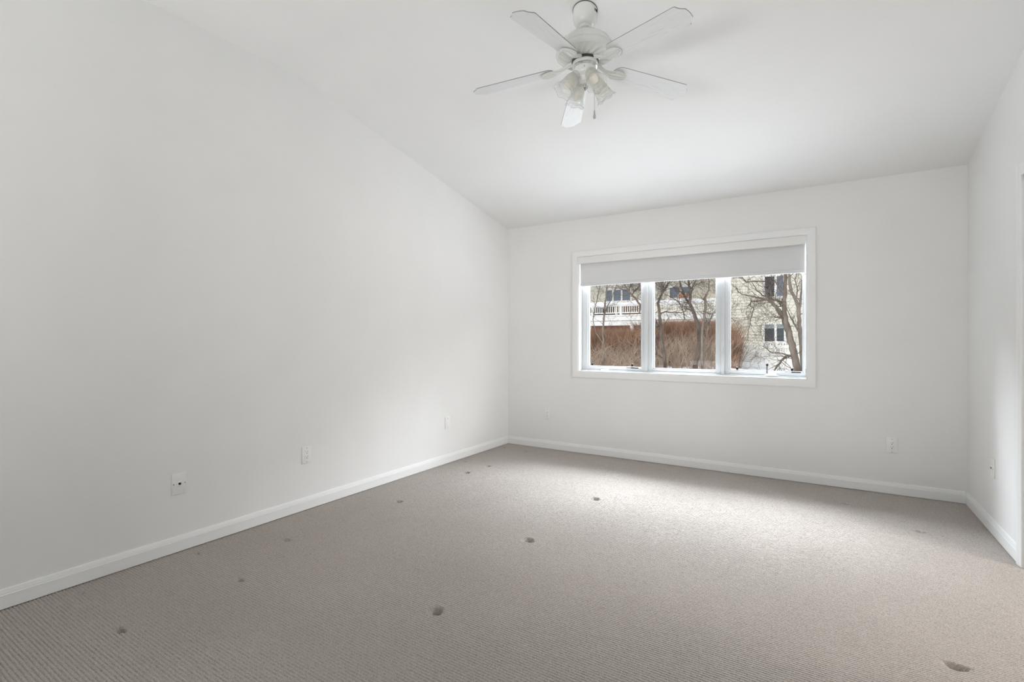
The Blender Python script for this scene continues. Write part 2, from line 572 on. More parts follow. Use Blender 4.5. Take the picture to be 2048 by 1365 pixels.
# plain frames of the windows out of view; the rear pair is added for fill
def plain_window(name, horiz, a0, a1, z0, z1, pos, dep):
    fm_ = MB()

    def bx(p0, p1, q0, q1, d0, d1):
        if horiz:
            fm_.box((p0, d0, q0), (p1, d1, q1))
        else:
            fm_.box((d0, p0, q0), (d1, p1, q1))
    d0, d1 = pos, pos + dep
    bx(a0, a0 + .05, z0, z1, d0, d1); bx(a1 - .05, a1, z0, z1, d0, d1)
    bx(a0, a1, z0, z0 + .05, d0, d1); bx(a0, a1, z1 - .05, z1, d0, d1)
    mid = (a0 + a1) / 2
    bx(mid - .03, mid + .03, z0, z1, d0, d1)
    o = struct(fm_.build(name, 'vinyl'))
    gm = MB()
    pc = (d0 + d1) / 2
    if horiz:
        gm.box((a0, pc - .003, z0), (a1, pc + .003, z1))
    else:
        gm.box((pc - .003, a0, z0), (pc + .003, a1, z1))
    gm.build('glass_pane', 'pane', o)


plain_window('added_window_2', True, BX0, BX1, BZ0, BZ1, YB - WT + 0.03, 0.06)
plain_window('added_window_4', True, EX0, EX1, BZ0, BZ1, YB - WT + 0.03, 0.06)
plain_window('window_3', False, HY0, HY1, HZ0, HZ1, AX1 + WT - 0.09, 0.06)

# ------------------------------------------------------------------ the window in view
win = struct(empty('window_1', ((WX0 + WX1) / 2, YW, WZ0)))
wo = Vector(win.location)


def loc(p):
    return tuple(Vector(p) - wo)


class WB(MB):
    def wbox(s, lo, hi, bev=0.0, seg=2):
        return s.box(loc(lo), loc(hi), bev, seg)


def mitred(mb, x0, x1, z0, z1, prof_, yof):
    """picture-frame moulding: prof_ holds (projection into the room, distance outwards from the opening)"""
    vs_, fs = [], []
    n = len(prof_)
    for (cx_, cz, sx, sz) in ((x0, z0, -1, -1), (x1, z0, 1, -1), (x1, z1, 1, 1), (x0, z1, -1, 1)):
        for (pr, dd) in prof_:
            vs_.append(loc((cx_ + sx * dd, yof - pr, cz + sz * dd)))
    for k in range(4):
        j = (k + 1) % 4
        for i in range(n):
            i2 = (i + 1) % n
            fs.append((k * n + i, k * n + i2, j * n + i2, j * n + i))
    mb.add(vs_, fs)


cs = MB()
mitred(cs, WX0, WX1, WZ0, WZ1, [(0, 0), (0.009, 0), (0.011, .004), (0.011, .014), (0.013, .022), (0.016, .040), (0.016, .052), (0.013, .058), (0.010, .061), (0, .062)], YW)
cs.build('casing', 'trim', win, sharp=25)
jb = WB()
T = 0.012
jb.wbox((WX0, YW - 0.002, WZ0), (WX0 + T, YW + WT, WZ1)).wbox((WX1 - T, YW - 0.002, WZ0), (WX1, YW + WT, WZ1))
jb.wbox((WX0 + T, YW - 0.002, WZ0), (WX1 - T, YW + WT, WZ0 + T)).wbox((WX0 + T, YW - 0.002, WZ1 - T), (WX1 - T, YW + WT, WZ1))
jb.build('jamb', 'trim', win)

YS = YW + 0.085                      # room-side face of the sashes


def sx(u, Y=YS):
    return at(u, 650, Y).x


def frame_ring(mb, x0, x1, z0, z1, wl, wr_, wbm, wt, y0, y1, bev=0.003):
    mb.wbox((x0, y0, z0), (x0 + wl, y1, z1), bev)
    mb.wbox((x1 - wr_, y0, z0), (x1, y1, z1), bev)
    mb.wbox((x0 + wl - .002, y0, z0), (x1 - wr_ + .002, y1, z0 + wbm), bev)
    mb.wbox((x0 + wl - .002, y0, z1 - wt), (x1 - wr_ + .002, y1, z1), bev)


zs0, zs1 = WZ0 + T, WZ1 - T
xm1a, xm1b = sx(1288.5), sx(1296)
xm2a, xm2b = sx(1442.5), sx(1449.5)
fr_ = WB()
fr_.wbox((xm1a, YS - 0.012, zs0), (xm1b, YW + WT, zs1), .003)
fr_.build('mullion', 'vinyl', win)
fr_ = WB()
fr_.wbox((xm2a, YS - 0.012, zs0), (xm2b, YW + WT, zs1), .003)
mu2 = fr_.build('mullion', 'vinyl', win)
sill = WB()
sill.wbox((WX0 + T, YS - 0.02, zs0), (WX1 - T, YW + WT, zs0 + 0.012), .003)
sill.build('sill', 'vinyl', win)

zg = {}


def lite(name, u0, g0, g1, u1, vbot, ub, ops):
    """one sash: outer edges u0,u1 and glass edges g0,g1 seen in elevation"""
    x0, x1 = (WX0 + T if u0 is None else sx(u0)), (WX1 - T if u1 is None else sx(u1))
    a, b_ = sx(g0), sx(g1)
    zb = at(ub, vbot, YS).z
    s = WB()
    z0 = zs0 + 0.012
    frame_ring(s, x0 + .001, x1 - .001, z0, zs1, a - x0 - .012, x1 - b_ - .012, zb - z0 - .010, 0.05, YS, YS + 0.05)
    # glazing bead: a thin step inside the frame
    frame_ring(s, a - .014, b_ + .014, zb - .012, zs1 - .04, .014, .014, .012, .012, YS + .014, YS + .044, .002)
    o = s.build(name, 'vinyl', win)
    gp = WB()
    gp.wbox((a - .004, YS + .026, zb - .004), (b_ + .004, YS + .032, zs1 - .045))
    gp.build('glass_pane', 'pane', o)
    return o, a, b_, zb, z0


def clip(parent, u, v, w_=.019, h_=.024):
    p = at(u, v, YS)
    c_ = WB()
    c_.wbox((p.x - w_ / 2, YS + .004, p.z - h_ / 2), (p.x + w_ / 2, YS + .022, p.z + h_ / 2), .003)
    c_.build('corner_clip', 'black', parent)['label'] = 'black corner clip'


L, la, lb, lz, lz0 = lite('casement_sash', None, 1177.5, 1281, 1288.5, 733.5, 1230, True)
clip(L, 1184, 729); clip(L, 1264, 731)
Fx, fa, fb, fz, fz0 = lite('fixed_sash', 1296, 1307.5, 1430.5, 1442.5, 738.5, 1368, False)
Rr, ra, rb, rz_, rz0 = lite('casement_sash', 1449.5, 1460.5, 1604.5, None, 742, 1530, True)
clip(Rr, 1474, 737.5); clip(Rr, 1584, 740)


def operator(parent, u, v, folded):
    p = at(u, v, YS)
    bx = WB()
    bx.wbox((p.x - .040, YS - .030, p.z - .011), (p.x + .042, YS + .004, p.z + .009), .004)
    bx.wbox((p.x - .055, YS - .012, p.z - .013), (p.x + .057, YS + .004, p.z - .006), .003)
    o = bx.build('crank_base', 'plastic', parent)
    hd = WB()
    if folded:
        q = Vector((p.x + .012, YS - .035, p.z + .010))
        hd.tube([loc(q), loc(q + Vector((.004, -.010, .004))), loc(q + Vector((.004, -.016, -.02))), loc(q + Vector((-.006, -.016, -.046)))], [.010, .010, .008, .006], 10)
        hd.build('crank_handle', 'plastic', o)
    else:
        q = Vector((p.x - .028, YS - .025, p.z + .006))
        hd.tube([loc(q), loc(q + Vector((0, -.002, .03))), loc(q + Vector((0, 0, .072)))], [.009, .0075, .0065], 10)
        hd.build('crank_handle', 'lever', o)
        kn = WB()
        kn.tube([loc(q + Vector((0, 0, .064))), loc(q + Vector((0, 0, .070))), loc(q + Vector((0, 0, .082))), loc(q + Vector((0, 0, .087)))], [.006, .0095, .0095, .005], 10)
        kn.build('crank_knob', 'black', o)


operator(L, 1211, 740.5, True)
operator(Rr, 1542, 749, False)


def hinge_arm(parent, u0, u1, v):
    p, q = at(u0, v, YS), at(u1, v, YS)
    hb = WB()
    hb.wbox((p.x, YS - .006, p.z - .004), (q.x, YS + .004, q.z + .004), .0015)
    hb.wbox((p.x - .05, YS - .004, p.z - .0015), (p.x + .004, YS + .003, p.z + .0015))
    hb.build('hinge_arm', 'black', parent)['label'] = 'black hinge arm'


hinge_arm(L, 1262, 1277, 736.5)
hinge_arm(Rr, 1583, 1602, 745)
for (mu_, u) in ((mu2, 1445.5),):
    p = at(u, 690, YS - .012)
    k = WB()
    k.tube([loc((p.x, YS - .014, p.z + .05)), loc((p.x, YS - .022, p.z + .03)), loc((p.x - .004, YS - .030, p.z - .02)), loc((p.x - .008, YS - .022, p.z - .055))], [.004, .006, .007, .005], 8)
    k.wbox((p.x - .008, YS - .020, p.z - .02), (p.x + .008, YS - .010, p.z + .06), .003)
    k.build('sash_lock', 'vinyl', mu_)
k = WB()
p = at(1285, 690, YS)
k.tube([loc((p.x, YS - .002, p.z + .05)), loc((p.x, YS - .012, p.z + .02)), loc((p.x - .004, YS - .016, p.z - .02)), loc((p.x - .004, YS - .002, p.z - .055))], [.004, .006, .006, .004], 8)
k.build('sash_lock', 'vinyl', L)

# roller blind
bl = empty('roller_blind', ((WX0 + WX1) / 2, YW, WZ1))
wo = Vector(bl.location)
tag(bl, 'white roller blind with a flat valance pulled a third down the window', 'blind')
va = WB()
va.wbox((WX0 + .004, YW - .014, 1.970), (WX1 - .016, YW + .004, WZ1 - .003), .003)
va.wbox((WX0 + .014, YW + .004, WZ1 - .020), (WX1 - .020, YW + .06, WZ1 - .014))
va.build('valance', 'plastic', bl)
fb_ = WB()
fx0, fx1 = WX0 + .020, WX1 - .022
fb_.wbox((fx0, YW + .028, 1.765), (fx1, YW + .0288, WZ1 - .03))
fb_.tube([loc((fx0, YW + .045, 2.0)), loc((fx1, YW + .045, 2.0))], .017, 20)
fb_.build('blind_fabric', 'fabric', bl)
bb = WB()
bb.wbox((fx0 - .001, YW + .022, 1.738), (fx1 + .001, YW + .034, 1.770), .004)
bb.build('bottom_bar', 'fabric', bl)
ch = WB()
for dx_ in (0, .012):
    ch.tube([loc((WX1 - .0185 + dx_ * .55, YW + .03 - dx_, z)) for z in (2.0, 1.5, .93)], .0013, 6)
ch.build('bead_chain', 'plastic', bl)
tn = WB()
tn.wbox((WX1 - .024, YW + .014, .90), (WX1 - .0125, YW + .034, .945), .003)
tn.build('chain_tensioner', 'plastic', bl)
ce = WB()
ce.wbox((WX1 - .021, YW + .016, 1.715), (WX1 - .0145, YW + .022, 1.735), .002)
ce.build('chain_joiner', 'screw', bl)


# ------------------------------------------------------------------ wall plates
def plate_base(e, w_, h_, d_=.0055):
    return MB().box((-w_ / 2, 0, -h_ / 2), (w_ / 2, d_, h_ / 2), .0026, 3).build('cover_plate', 'plastic', e)


def screw(e, x, z, y=.0058, m_='screw', r=.0033):
    rot = Matrix.Translation((x, y, z)) @ Matrix.Rotation(-PI / 2, 4, 'X')
    MB().lathe([(0, -.002), (r, -.002), (r, .0006), (r * .7, .0012), (0, .0012)], 14, rot).build('screw', m_, e)


def duplex(name, x, y, z, rz, label):
    e = empty(name, (x, y, z), rz)
    tag(e, label, 'outlet', 'power outlets')
    plate_base(e, .072, .116)
    rec = MB().box((-.0165, .004, -.0335), (.0165, .0075, .0335), .0012).build('receptacle', 'plastic', e)
    sl = MB()
    for s in (1, -1):
        zc = s * .0165 + .003
        sl.box((-.0078, .0066, zc - .001), (-.0056, .0078, zc + .0068))
        sl.box((.0056, .0066, zc), (.0074, .0078, zc + .0062))
        sl.lathe([(0, .0004), (.0028, .0004), (.0028, -.001), (0, -.001)], 12, Matrix.Translation((0, .0074, zc - .0085)) @ Matrix.Rotation(-PI / 2, 4, 'X'))
    sl.build('slots', 'hole', rec)['label'] = 'dark plug slots'
    screw(e, 0, .048)
    screw(e, 0, -.048)
    return e


def jack(name, x, y, z, rz, label, r_hole):
    e = empty(name, (x, y, z), rz)
    tag(e, label, 'wall jack')
    plate_base(e, .076, .118)
    rot = Matrix.Translation((0, .0055, 0)) @ Matrix.Rotation(-PI / 2, 4, 'X')
    MB().lathe([(0, -.001), (.0155, -.001), (.0155, .002), (.013, .0045), (.0075, .005), (.007, .0005), (0, .0005)], 28, rot).build('socket', 'plastic', e)
    MB().lathe([(0, -.001), (r_hole, -.001), (r_hole, .0062), (r_hole * .5, .0066), (0, .0066)], 18, rot).build('connector', 'hole', e)['label'] = 'dark connector'
    screw(e, .029, 0, .0058, 'hole', .0026)
    screw(e, -.029, 0)
    return e


# local +y points off the wall
duplex('power_outlet', XL, 2.145, .380, -PI / 2, 'duplex outlet on the left wall between the round cable jack and the blank cover')
duplex('power_outlet', -2.528, YW, .372, PI, 'duplex outlet under the left end of the window by the corner')
duplex('power_outlet', .445, YW, .372, PI, 'duplex outlet on the window wall near the right-hand corner')
jack('cable_jack', XL, 1.342, .378, -PI / 2, 'square cable jack plate with round dark socket low on the left wall', .0055)
e = jack('phone_jack', XR, 4.105, .398, PI / 2, 'small jack plate with dark plug on the right wall beside the corner', .0060)
bk = empty('blank_plate', (XL, 3.668, .388), -PI / 2)
tag(bk, 'blank cover plate on the left wall, closest to the window corner', 'wall plate')
plate_base(bk, .072, .116)
screw(bk, 0, .042)
screw(bk, 0, -.042)

# ------------------------------------------------------------------ ceiling fan
HX, HYY = -1.063, 2.413
ZB = 2.572                            # height of the blades
zc_ = ZC + SL * (YW - HYY)
fan = empty('ceiling_fan', (HX, HYY, zc_))
tag(fan, 'white five-blade ceiling fan with four tulip glass lamps', 'ceiling fan')


def fz_(z):
    return z - zc_


# canopy cup, cut to the slope of the ceiling
def canopy_fn(r, z, a):
    y = r * math.sin(a)
    if z > 0.5:
        return r, -SL * y + 0.004
    return r, z


cn = MB()
cn.lathe([(.063, 1.0), (.0635, -.022), (.0635, -.042), (.0605, -.060), (.052, -.0755), (.041, -.0845), (.034, -.0855)], 48, fn=canopy_fn)
cn.build('canopy', 'fan_white', fan)
cr = MB()
cr.lathe([(.0645, 1.0), (.0655, 0.9), (.0645, -.010)], 48, fn=lambda r, z, a: (r, -SL * r * math.sin(a) + (.004 if z > .95 else (-.001 if z > .5 else -.004))))
cr.build('canopy_ring', 'dark_metal', fan)['label'] = 'dark seam round the canopy'
ball = MB()
ball.lathe([(.036, -.0855), (.033, -.091), (.026, -.095), (.020, -.091), (.0185, -.087)], 36)
ball.lathe([(.0, -.076), (.019, -.079), (.022, -.089), (.019, -.099), (.012, -.105)], 32)
ball.build('hanger_ball', 'fan_white', fan)
rod = MB()
zt = fz_(2.790)
rod.lathe([(.0115, -.10), (.0115, zt + .012), (.018, zt + .006), (.020, zt - .012)], 24)
rod.build('downrod', 'fan_white', fan)
sc_ = MB()
for k in range(3):
    sc_.box((.058, -.004 + k * .009, -.030), (.0655, .0 + k * .009, -.016), .0012, mtx=Matrix.Rotation(R(-12), 4, 'Z'))
sc_.build('canopy_screws', 'dark_metal', fan)

hs = MB()
hp = [(.020, 2.789), (.045, 2.787), (.075, 2.780), (.105, 2.766), (.128, 2.746), (.142, 2.722), (.1455, 2.708), (.1435, 2.706), (.1445, 2.703), (.152, 2.698), (.1535, 2.690), (.150, 2.680), (.143, 2.673)]
hs.lathe([(r, fz_(z)) for r, z in hp], 72)
hs.build('motor_housing', 'fan_white', fan)
# underside with a band of slanted embossed leaves
ub = MB()
up_ = []
for k in range(15):
    t_ = k / 14
    up_.append((.143 - .078 * t_, 2.673 - .020 * math.sin(t_ * PI / 2) ** 1.0))


def emb(r, z, a):
    t_ = (.143 - r) / .078
    mask = max(0.0, 1 - abs(t_ - .5) / .42) ** .6
    ph = (a * 20 / (2 * PI) + t_ * .9) % 1.0
    bump = math.sin(PI * min(1, ph / .55)) ** 1.0 if ph < .55 else 0.0
    return r, z - .010 * bump * mask


ub.lathe([(r, fz_(z)) for r, z in up_], 240, fn=emb)
ub.build('vent_band', 'fan_white', fan, sharp=60)
fw = MB()
fw.lathe([(.070, fz_(2.652)), (.070, fz_(2.640)), (.05, fz_(2.640))], 48)
fw.build('flywheel_gap_shade', 'dark_metal', fan)['label'] = 'dark ring for the shadowed gap under the motor'  # dark ring painted in for the shadow in this gap
fl = MB()
fl.lathe([(.066, fz_(2.645)), (.067, fz_(2.640)), (.067, fz_(2.628)), (.060, fz_(2.624)), (.03, fz_(2.624))], 48)
fl.build('flywheel', 'fan_white', fan)
rg_ = MB()
rg_.lathe([(.0625, fz_(2.626)), (.064, fz_(2.622)), (.064, fz_(2.613)), (.061, fz_(2.611)), (.058, fz_(2.611))], 60)
rg_.build('trim_ring', 'chrome', fan)['label'] = 'shiny ring round the switch housing'
sw = MB()
sw.lathe([(.0575, fz_(2.613)), (.058, fz_(2.600)), (.056, fz_(2.585)), (.050, fz_(2.574)), (.040, fz_(2.566)), (.034, fz_(2.556)), (.033, fz_(2.548)), (.026, fz_(2.538)), (.012, fz_(2.532)), (.0, fz_(2.531))], 48)
sh_ = sw.build('switch_housing', 'fan_white', fan)
for a in range(0, 360, 90):
    p = Vector((.0585 * math.cos(R(a + 20)), .0585 * math.sin(R(a + 20)), fz_(2.596)))
    d = Vector((math.cos(R(a + 20)), math.sin(R(a + 20)), 0))
    MB().tube([p - d * .003, p + d * .002, p + d * .0035], [.0042, .0042, .002], 12).build('screw', 'chrome', sh_)
fi = MB()
fi.lathe([(.010, fz_(2.533)), (.013, fz_(2.526)), (.0165, fz_(2.518)), (.015, fz_(2.508)), (.008, fz_(2.502)), (.004, fz_(2.497)), (0, fz_(2.495))], 28)
fi.build('finial', 'chrome', fan)

# blades and their irons
PH = -1.6284


def blade_outline():
    pts = []
    r0, r1 = .165, .628
    w0, w1 = .052, .066
    # rounded inner end
    for k in range(13):
        a = PI / 2 + PI * k / 12
        pts.append((r0 + .045 + .045 * math.cos(a), w0 * math.sin(a)))
    pts.reverse()
    # pts now run from the lower side round to the upper side at the inner end
    out_ = []
    out_ += [(x, -y) for x, y in pts]
    # along one side to the tip: the corners are cut by concave curves
    out_ = out_[::-1]
    tip = []
    tip.append((r1 - .050, -w1))
    for k in range(7):
        a = R(-90 + 100 * k / 6)
        tip.append((r1 - .040 + .010 * math.cos(a), -w1 + .010 + .010 * math.sin(a)))
    for k in range(9):                # concave scoop
        t_ = k / 8
        x = r1 - .029 + .026 * t_ ** .8
        y = -(w1 - .012) + (w1 - .042) * t_
        tip.append((x + (-.006) * math.sin(PI * t_), y))
    for k in range(1, 4):             # rounded nose
        t_ = k / 4
        tip.append((r1 - .003 + .004 * math.sin(PI / 2 * t_), -.030 + .030 * t_))
    full = tip + [(r1 + .001, 0)] + [(x, -y) for x, y in reversed(tip)]
    return out_, full


def blade_mesh():
    inner, tip = blade_outline()
    inner = sorted(inner, key=lambda p: math.atan2(p[1], p[0] - .26))
    # assemble counter-clockwise: lower side outwards, tip, upper side back, inner end
    ring = tip + [(r, w_) for r, w_ in sorted([p for p in blade_outline()[0]], key=lambda p: -p[1])]
    bm = bmesh.new()
    vv = [bm.verts.new((x, y, 0)) for x, y in ring]
    f = bm.faces.new(vv)
    ex = bmesh.ops.extrude_face_region(bm, geom=[f])
    for q in ex['geom']:
        if isinstance(q, bmesh.types.BMVert):
            q.co.z += .0040
    bm.verts.index_update()
    vs_ = [tuple(q.co) for q in bm.verts]
    fs = [tuple(q.index for q in fc.verts) for fc in bm.faces]
    bm.free()
    return MB().add(vs_, fs)


def iron_mesh():
    """spoon-shaped bracket: a strap from the flywheel that sinks and flares into a ribbed shell under the blade"""
    mb = MB()

    def sm(t_):
        t_ = max(0.0, min(1.0, t_))
        return t_ * t_ * (3 - 2 * t_)
    n, ns = 36, 44
    vs_, fs = [], []
    for i in range(ns + 1):
        u = i / ns
        x = .056 + .186 * (1 - (1 - u) ** 1.25)
        w_ = .0140 - .0035 * sm((x - .056) / .06) + .0265 * sm((x - .118) / .062)
        if x > .190:
            w_ *= math.sqrt(max(0.0, 1 - ((x - .190) / .0521) ** 2))
        fl_ = sm((x - .118) / .062)
        zc = .020 - .028 * sm((x - .056) / .115) - .004 * math.sin(PI * sm((x - .056) / .115))
        h_ = .0105 - .0015 * fl_
        if x > .205:
            h_ *= math.sqrt(max(.05, 1 - ((x - .205) / .0375) ** 2))
        for k in range(n):
            a = 2 * PI * k / n
            c_, s_ = math.cos(a), math.sin(a)
            y = w_ * c_
            z = zc + h_ * s_ * (1.0 if s_ < 0 else 1 - .5 * fl_)
            if s_ < 0:
                z -= fl_ * .0028 * math.cos(c_ * 3.2 * PI) * (-s_) ** .5 * min(1, w_ / .02)
            vs_.append((x, y + .006 * math.sin(PI * (x - .056) / .186), z))
    for i in range(ns):
        for k in range(n):
            a, b2 = i * n + k, i * n + (k + 1) % n
            fs.append((a, b2, b2 + n, a + n))
    fs.append(tuple(range(n - 1, -1, -1)))
    fs.append(tuple(ns * n + k for k in range(n)))
    return mb.add(vs_, fs)


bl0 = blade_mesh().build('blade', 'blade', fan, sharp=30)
bl0.data.materials.append(M['blade_edge_shade'])
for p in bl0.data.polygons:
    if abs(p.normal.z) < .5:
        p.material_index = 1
ir0 = iron_mesh().build('blade_iron', 'fan_white', fan, sharp=50)
PITCH = R(12)
DROOP = R(5.6)
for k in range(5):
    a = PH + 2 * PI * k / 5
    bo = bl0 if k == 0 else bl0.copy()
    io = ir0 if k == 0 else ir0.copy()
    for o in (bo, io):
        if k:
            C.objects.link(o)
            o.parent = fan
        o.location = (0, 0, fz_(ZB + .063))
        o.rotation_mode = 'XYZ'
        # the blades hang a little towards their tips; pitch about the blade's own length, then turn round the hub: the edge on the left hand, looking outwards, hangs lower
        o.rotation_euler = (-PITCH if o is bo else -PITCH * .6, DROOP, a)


# lamps
def shade_fn(r, z, a):
    t_ = max(0.0, min(1.0, (z - .03) / .08))
    k = .05 * t_ ** 2 * math.cos(6 * a)
    zz = z + (.0035 * math.cos(6 * a) * t_ ** 3)
    return r * (1 + k), zz


SP = [(.022, .0), (.0275, .004), (.032, .016), (.0355, .034), (.038, .054), (.0405, .074), (.044, .092), (.050, .106), (.053, .112)]
toward = math.atan2(-HYY, -HX)        # direction from the hub to the camera
first = None
for k, deg in enumerate((27, -63, -153, 117)):
    a = toward + R(deg)
    d = Vector((math.cos(a), math.sin(a), 0))
    # arm and socket cup
    am = MB()
    neck = d * .058 + Vector((0, 0, fz_(2.566)))
    ax = (d * .063 + Vector((0, 0, -.085))).normalized()
    am.tube([d * .030 + Vector((0, 0, fz_(2.572))), d * .044 + Vector((0, 0, fz_(2.578))), neck - ax * .010, neck], [.012, .012, .012, .012], 14)
    q = ax.to_track_quat('Z', 'Y').to_matrix().to_4x4()
    mt = Matrix.Translation(neck) @ q
    am.lathe([(.010, -.020), (.020, -.016), (.0235, -.006), (.0245, .010), (.0225, .010), (.0, .008)], 32, mt)
    arm = am.build('lamp_holder', 'fan_white', fan)
    loc_s = neck + ax * .004
    qs = ax.to_track_quat('Z', 'Y')
    shm = MB()
    shm.lathe(SP, 72, fn=shade_fn)
    so_ = shm.build('glass_shade', 'tulip', arm, sharp=None)
    so_.location = loc_s
    so_.rotation_mode = 'QUATERNION'
    so_.rotation_quaternion = qs
    rm = MB()
    ring = []
    for j in range(73):
        an = 2 * PI * j / 72
        rr, zz = shade_fn(.053, .112, an)
        ring.append((rr * math.cos(an), rr * math.sin(an), zz))
    rm.tube(ring, .0007, 6, caps=False)
    ro = rm.build('glass_rim', 'rim', arm)
    ro.location = loc_s
    ro.rotation_mode = 'QUATERNION'
    ro.rotation_quaternion = qs
    bu = MB()
    bu.lathe([(.012, .006), (.012, .026), (.016, .036), (.022, .048), (.0245, .060), (.0235, .071), (.018, .081), (.009, .087), (0, .089)], 28)
    bo_ = bu.build('light_bulb', 'bulb', arm)
    bo_.location = loc_s
    bo_.rotation_mode = 'QUATERNION'
    bo_.rotation_quaternion = qs

# pull chain with a drop-shaped fob
pa = toward + R(70)
pd = Vector((math.cos(pa), math.sin(pa), 0)) * .046
pc = MB()
pts = [pd + Vector((0, 0, fz_(2.59))), pd * 1.12 + Vector((0, 0, fz_(2.575))), pd * 1.12 + Vector((0, 0, fz_(2.380)))]
pc.tube(pts, .0017, 8)
pco = pc.build('pull_chain', 'chain', fan)
fo = MB()
fo.lathe([(0, .004), (.0025, .002), (.004, -.012), (.0068, -.030), (.0072, -.037), (.005, -.043), (0, -.045)], 16, Matrix.Translation(pd * 1.12 + Vector((0, 0, fz_(2.380)))))
fo.build('pull_fob', 'fob', pco)['label'] = 'grey drop-shaped fob'

# ------------------------------------------------------------------ outdoors: snow, the house behind, deck, fence, shrubs, trees
GZ = 0.2


def ground_mesh():
    n, k = 90, 60
    vs_, fs = [], []
    for j in range(k + 1):
        y = YW + WT + 0.02 + (30.0 * (j / k))
        for i in range(n + 1):
            x = -26 + 40 * i / n
            s = min(1.0, max(0.0, (y - 6.0) / 7.0))
            z = -0.7 + 0.9 * s * s * (3 - 2 * s) + 0.06 * math.sin(x * 1.1 + y * .7) + 0.05 * math.sin(x * 2.3 - y * 1.3)
            vs_.append((x, y, z))
    for j in range(k):
        for i in range(n):
            a = j * (n + 1) + i
            fs.append((a, a + 1, a + n + 2, a + n + 1))
    return struct(MB().add(vs_, fs).build('ground', 'snow', sharp=None))


ground_mesh()

YH, YR, YD = 25.0, 22.0, 22.3         # main house front, right wing front, deck edge
XS = at(1440, 600, YR).x              # the wing starts here
house = empty('house', (XS, YH, GZ))
tag(house, 'cream clapboard house with snowy deck seen through the window', 'house')
ho = Vector(house.location)


class LB(MB):
    """mesh in the frame of a thing standing at `o`"""
    def __init__(s, o):
        super().__init__()
        s.o = Vector(o)

    def wbox(s, lo, hi, bev=0.0):
        return s.box(tuple(Vector(lo) - s.o), tuple(Vector(hi) - s.o), bev)

    def wtube(s, pts, r, n=6, caps=True):
        return s.tube([Vector(p) - s.o for p in pts], r, n, caps)


def clapboard(x0, x1, z0, z1, y, course=0.115, holes=()):
    mb = LB(ho)
    z = z0
    while z < z1:
        t_ = min(z + course, z1)
        segs = [(x0, x1)]
        for (hx0, hx1, hz0, hz1) in holes:
            if hz0 < t_ - .01 and hz1 > z + .01:
                nx = []
                for (a, b_) in segs:
                    if hx1 <= a or hx0 >= b_:
                        nx.append((a, b_))
                    else:
                        if hx0 > a:
                            nx.append((a, hx0))
                        if hx1 < b_:
                            nx.append((hx1, b_))
                segs = nx
        for (a, b_) in segs:
            poly = [(y - .028, z), (y - .006, t_), (y + .02, t_), (y + .02, z)]
            mb.prism([(p - ho.y, q - ho.z) for p, q in poly], 'x', a - ho.x, b_ - ho.x)
        z += course
    return mb


def house_window(u0, u1, v0, v1, Y, bars, glasses, trim_px=3.0, shade=0.0):
    """bars: mullion centres in pixels; one window with its panes"""
    p, q = at(u0, v1, Y), at(u1, v0, Y)
    x0, x1, z0, z1 = p.x, q.x, p.z, q.z
    tw = trim_px * abs(at(u0 + 1, v0, Y).x - p.x)
    mb = LB(ho)
    yo = Y - .06
    mb.wbox((x0 - tw, yo, z0 - tw), (x0, Y + .02, z1 + tw)).wbox((x1, yo, z0 - tw), (x1 + tw, Y + .02, z1 + tw))
    mb.wbox((x0 - tw * 1.2, yo - .03, z0 - tw), (x1 + tw * 1.2, Y + .02, z0)).wbox((x0, yo, z1), (x1, Y + .02, z1 + tw))
    xs_ = [x0] + [at(b_, v0, Y).x for b_ in bars] + [x1]
    for b_ in xs_[1:-1]:
        mb.wbox((b_ - tw * .45, yo, z0), (b_ + tw * .45, Y + .02, z1))
    f = mb.build('window', 'ext_white', house)
    for i, gname in enumerate(glasses):
        g = LB(ho)
        g.wbox((xs_[i], Y - .02, z0), (xs_[i + 1], Y, z1))
        g.build('window_pane', gname, f)
    if shade:
        g = LB(ho)
        g.wbox((x0, Y - .035, z1 - (z1 - z0) * shade), (x1, Y - .022, z1))
        g.build('window_shade', 'shade_grey', f)
    return (x0, x1, z0, z1)


h1 = house_window(1213, 1261, 579, 603, YH, (1226.5, 1244), ('blue_glass', 'blue_glass', 'blue_glass'), 3.4)
h2 = house_window(1340, 1381, 574, 596.5, YH, (1362,), ('blue_glass', 'blue_glass'), 4.6)
h3 = house_window(1530, 1567, 552, 594, YR, (1551.3,), ('dark_glass', 'blue_glass'), 5.0)
h4 = house_window(1529.5, 1568, 649, 683, YR, (1551.3,), ('dark_glass', 'dark_glass'), 5.0, 0.24)
zdk = at(1230, 640, YD).z             # deck level
XA = at(1090, 600, YH).x
clapboard(XA, XS, zdk, 6.6, YH, holes=(h1, h2)).build('siding', 'siding', house, sharp=20)
clapboard(XS, XS + 11, GZ - .3, 6.9, YR, holes=(h3, h4)).build('siding', 'siding', house, sharp=20)
bw = LB(ho)
bw.wbox((XA, YH - .01, GZ - .3), (XS, YH + .25, zdk))
bw.build('base_wall', 'brick', house)
co = LB(ho)
co.wbox((XS, YR + .02, GZ - .3), (XS + 11, YH + 6, 6.9)).wbox((XA, YH + .02, zdk), (XS, YH + 6, 6.6))
co.build('wall', 'siding', house)
cbd = LB(ho)
cbd.wbox((XS - .05, YR - .05, GZ - .3), (XS + .09, YR + .03, 6.9))
cbd.build('corner_board', 'ext_white', house)
rf = LB(ho)
rf.prism([(YR - .6 - ho.y, 6.75 - ho.z), (YR - .6 - ho.y, 7.0 - ho.z), (YH + 2 - ho.y, 9.6 - ho.z), (YH + 7 - ho.y, 7.0 - ho.z), (YH + 7 - ho.y, 6.75 - ho.z)], 'x', XA - .4 - ho.x, XS + 11.4 - ho.x)
rf.build('roof', 'snow', house)

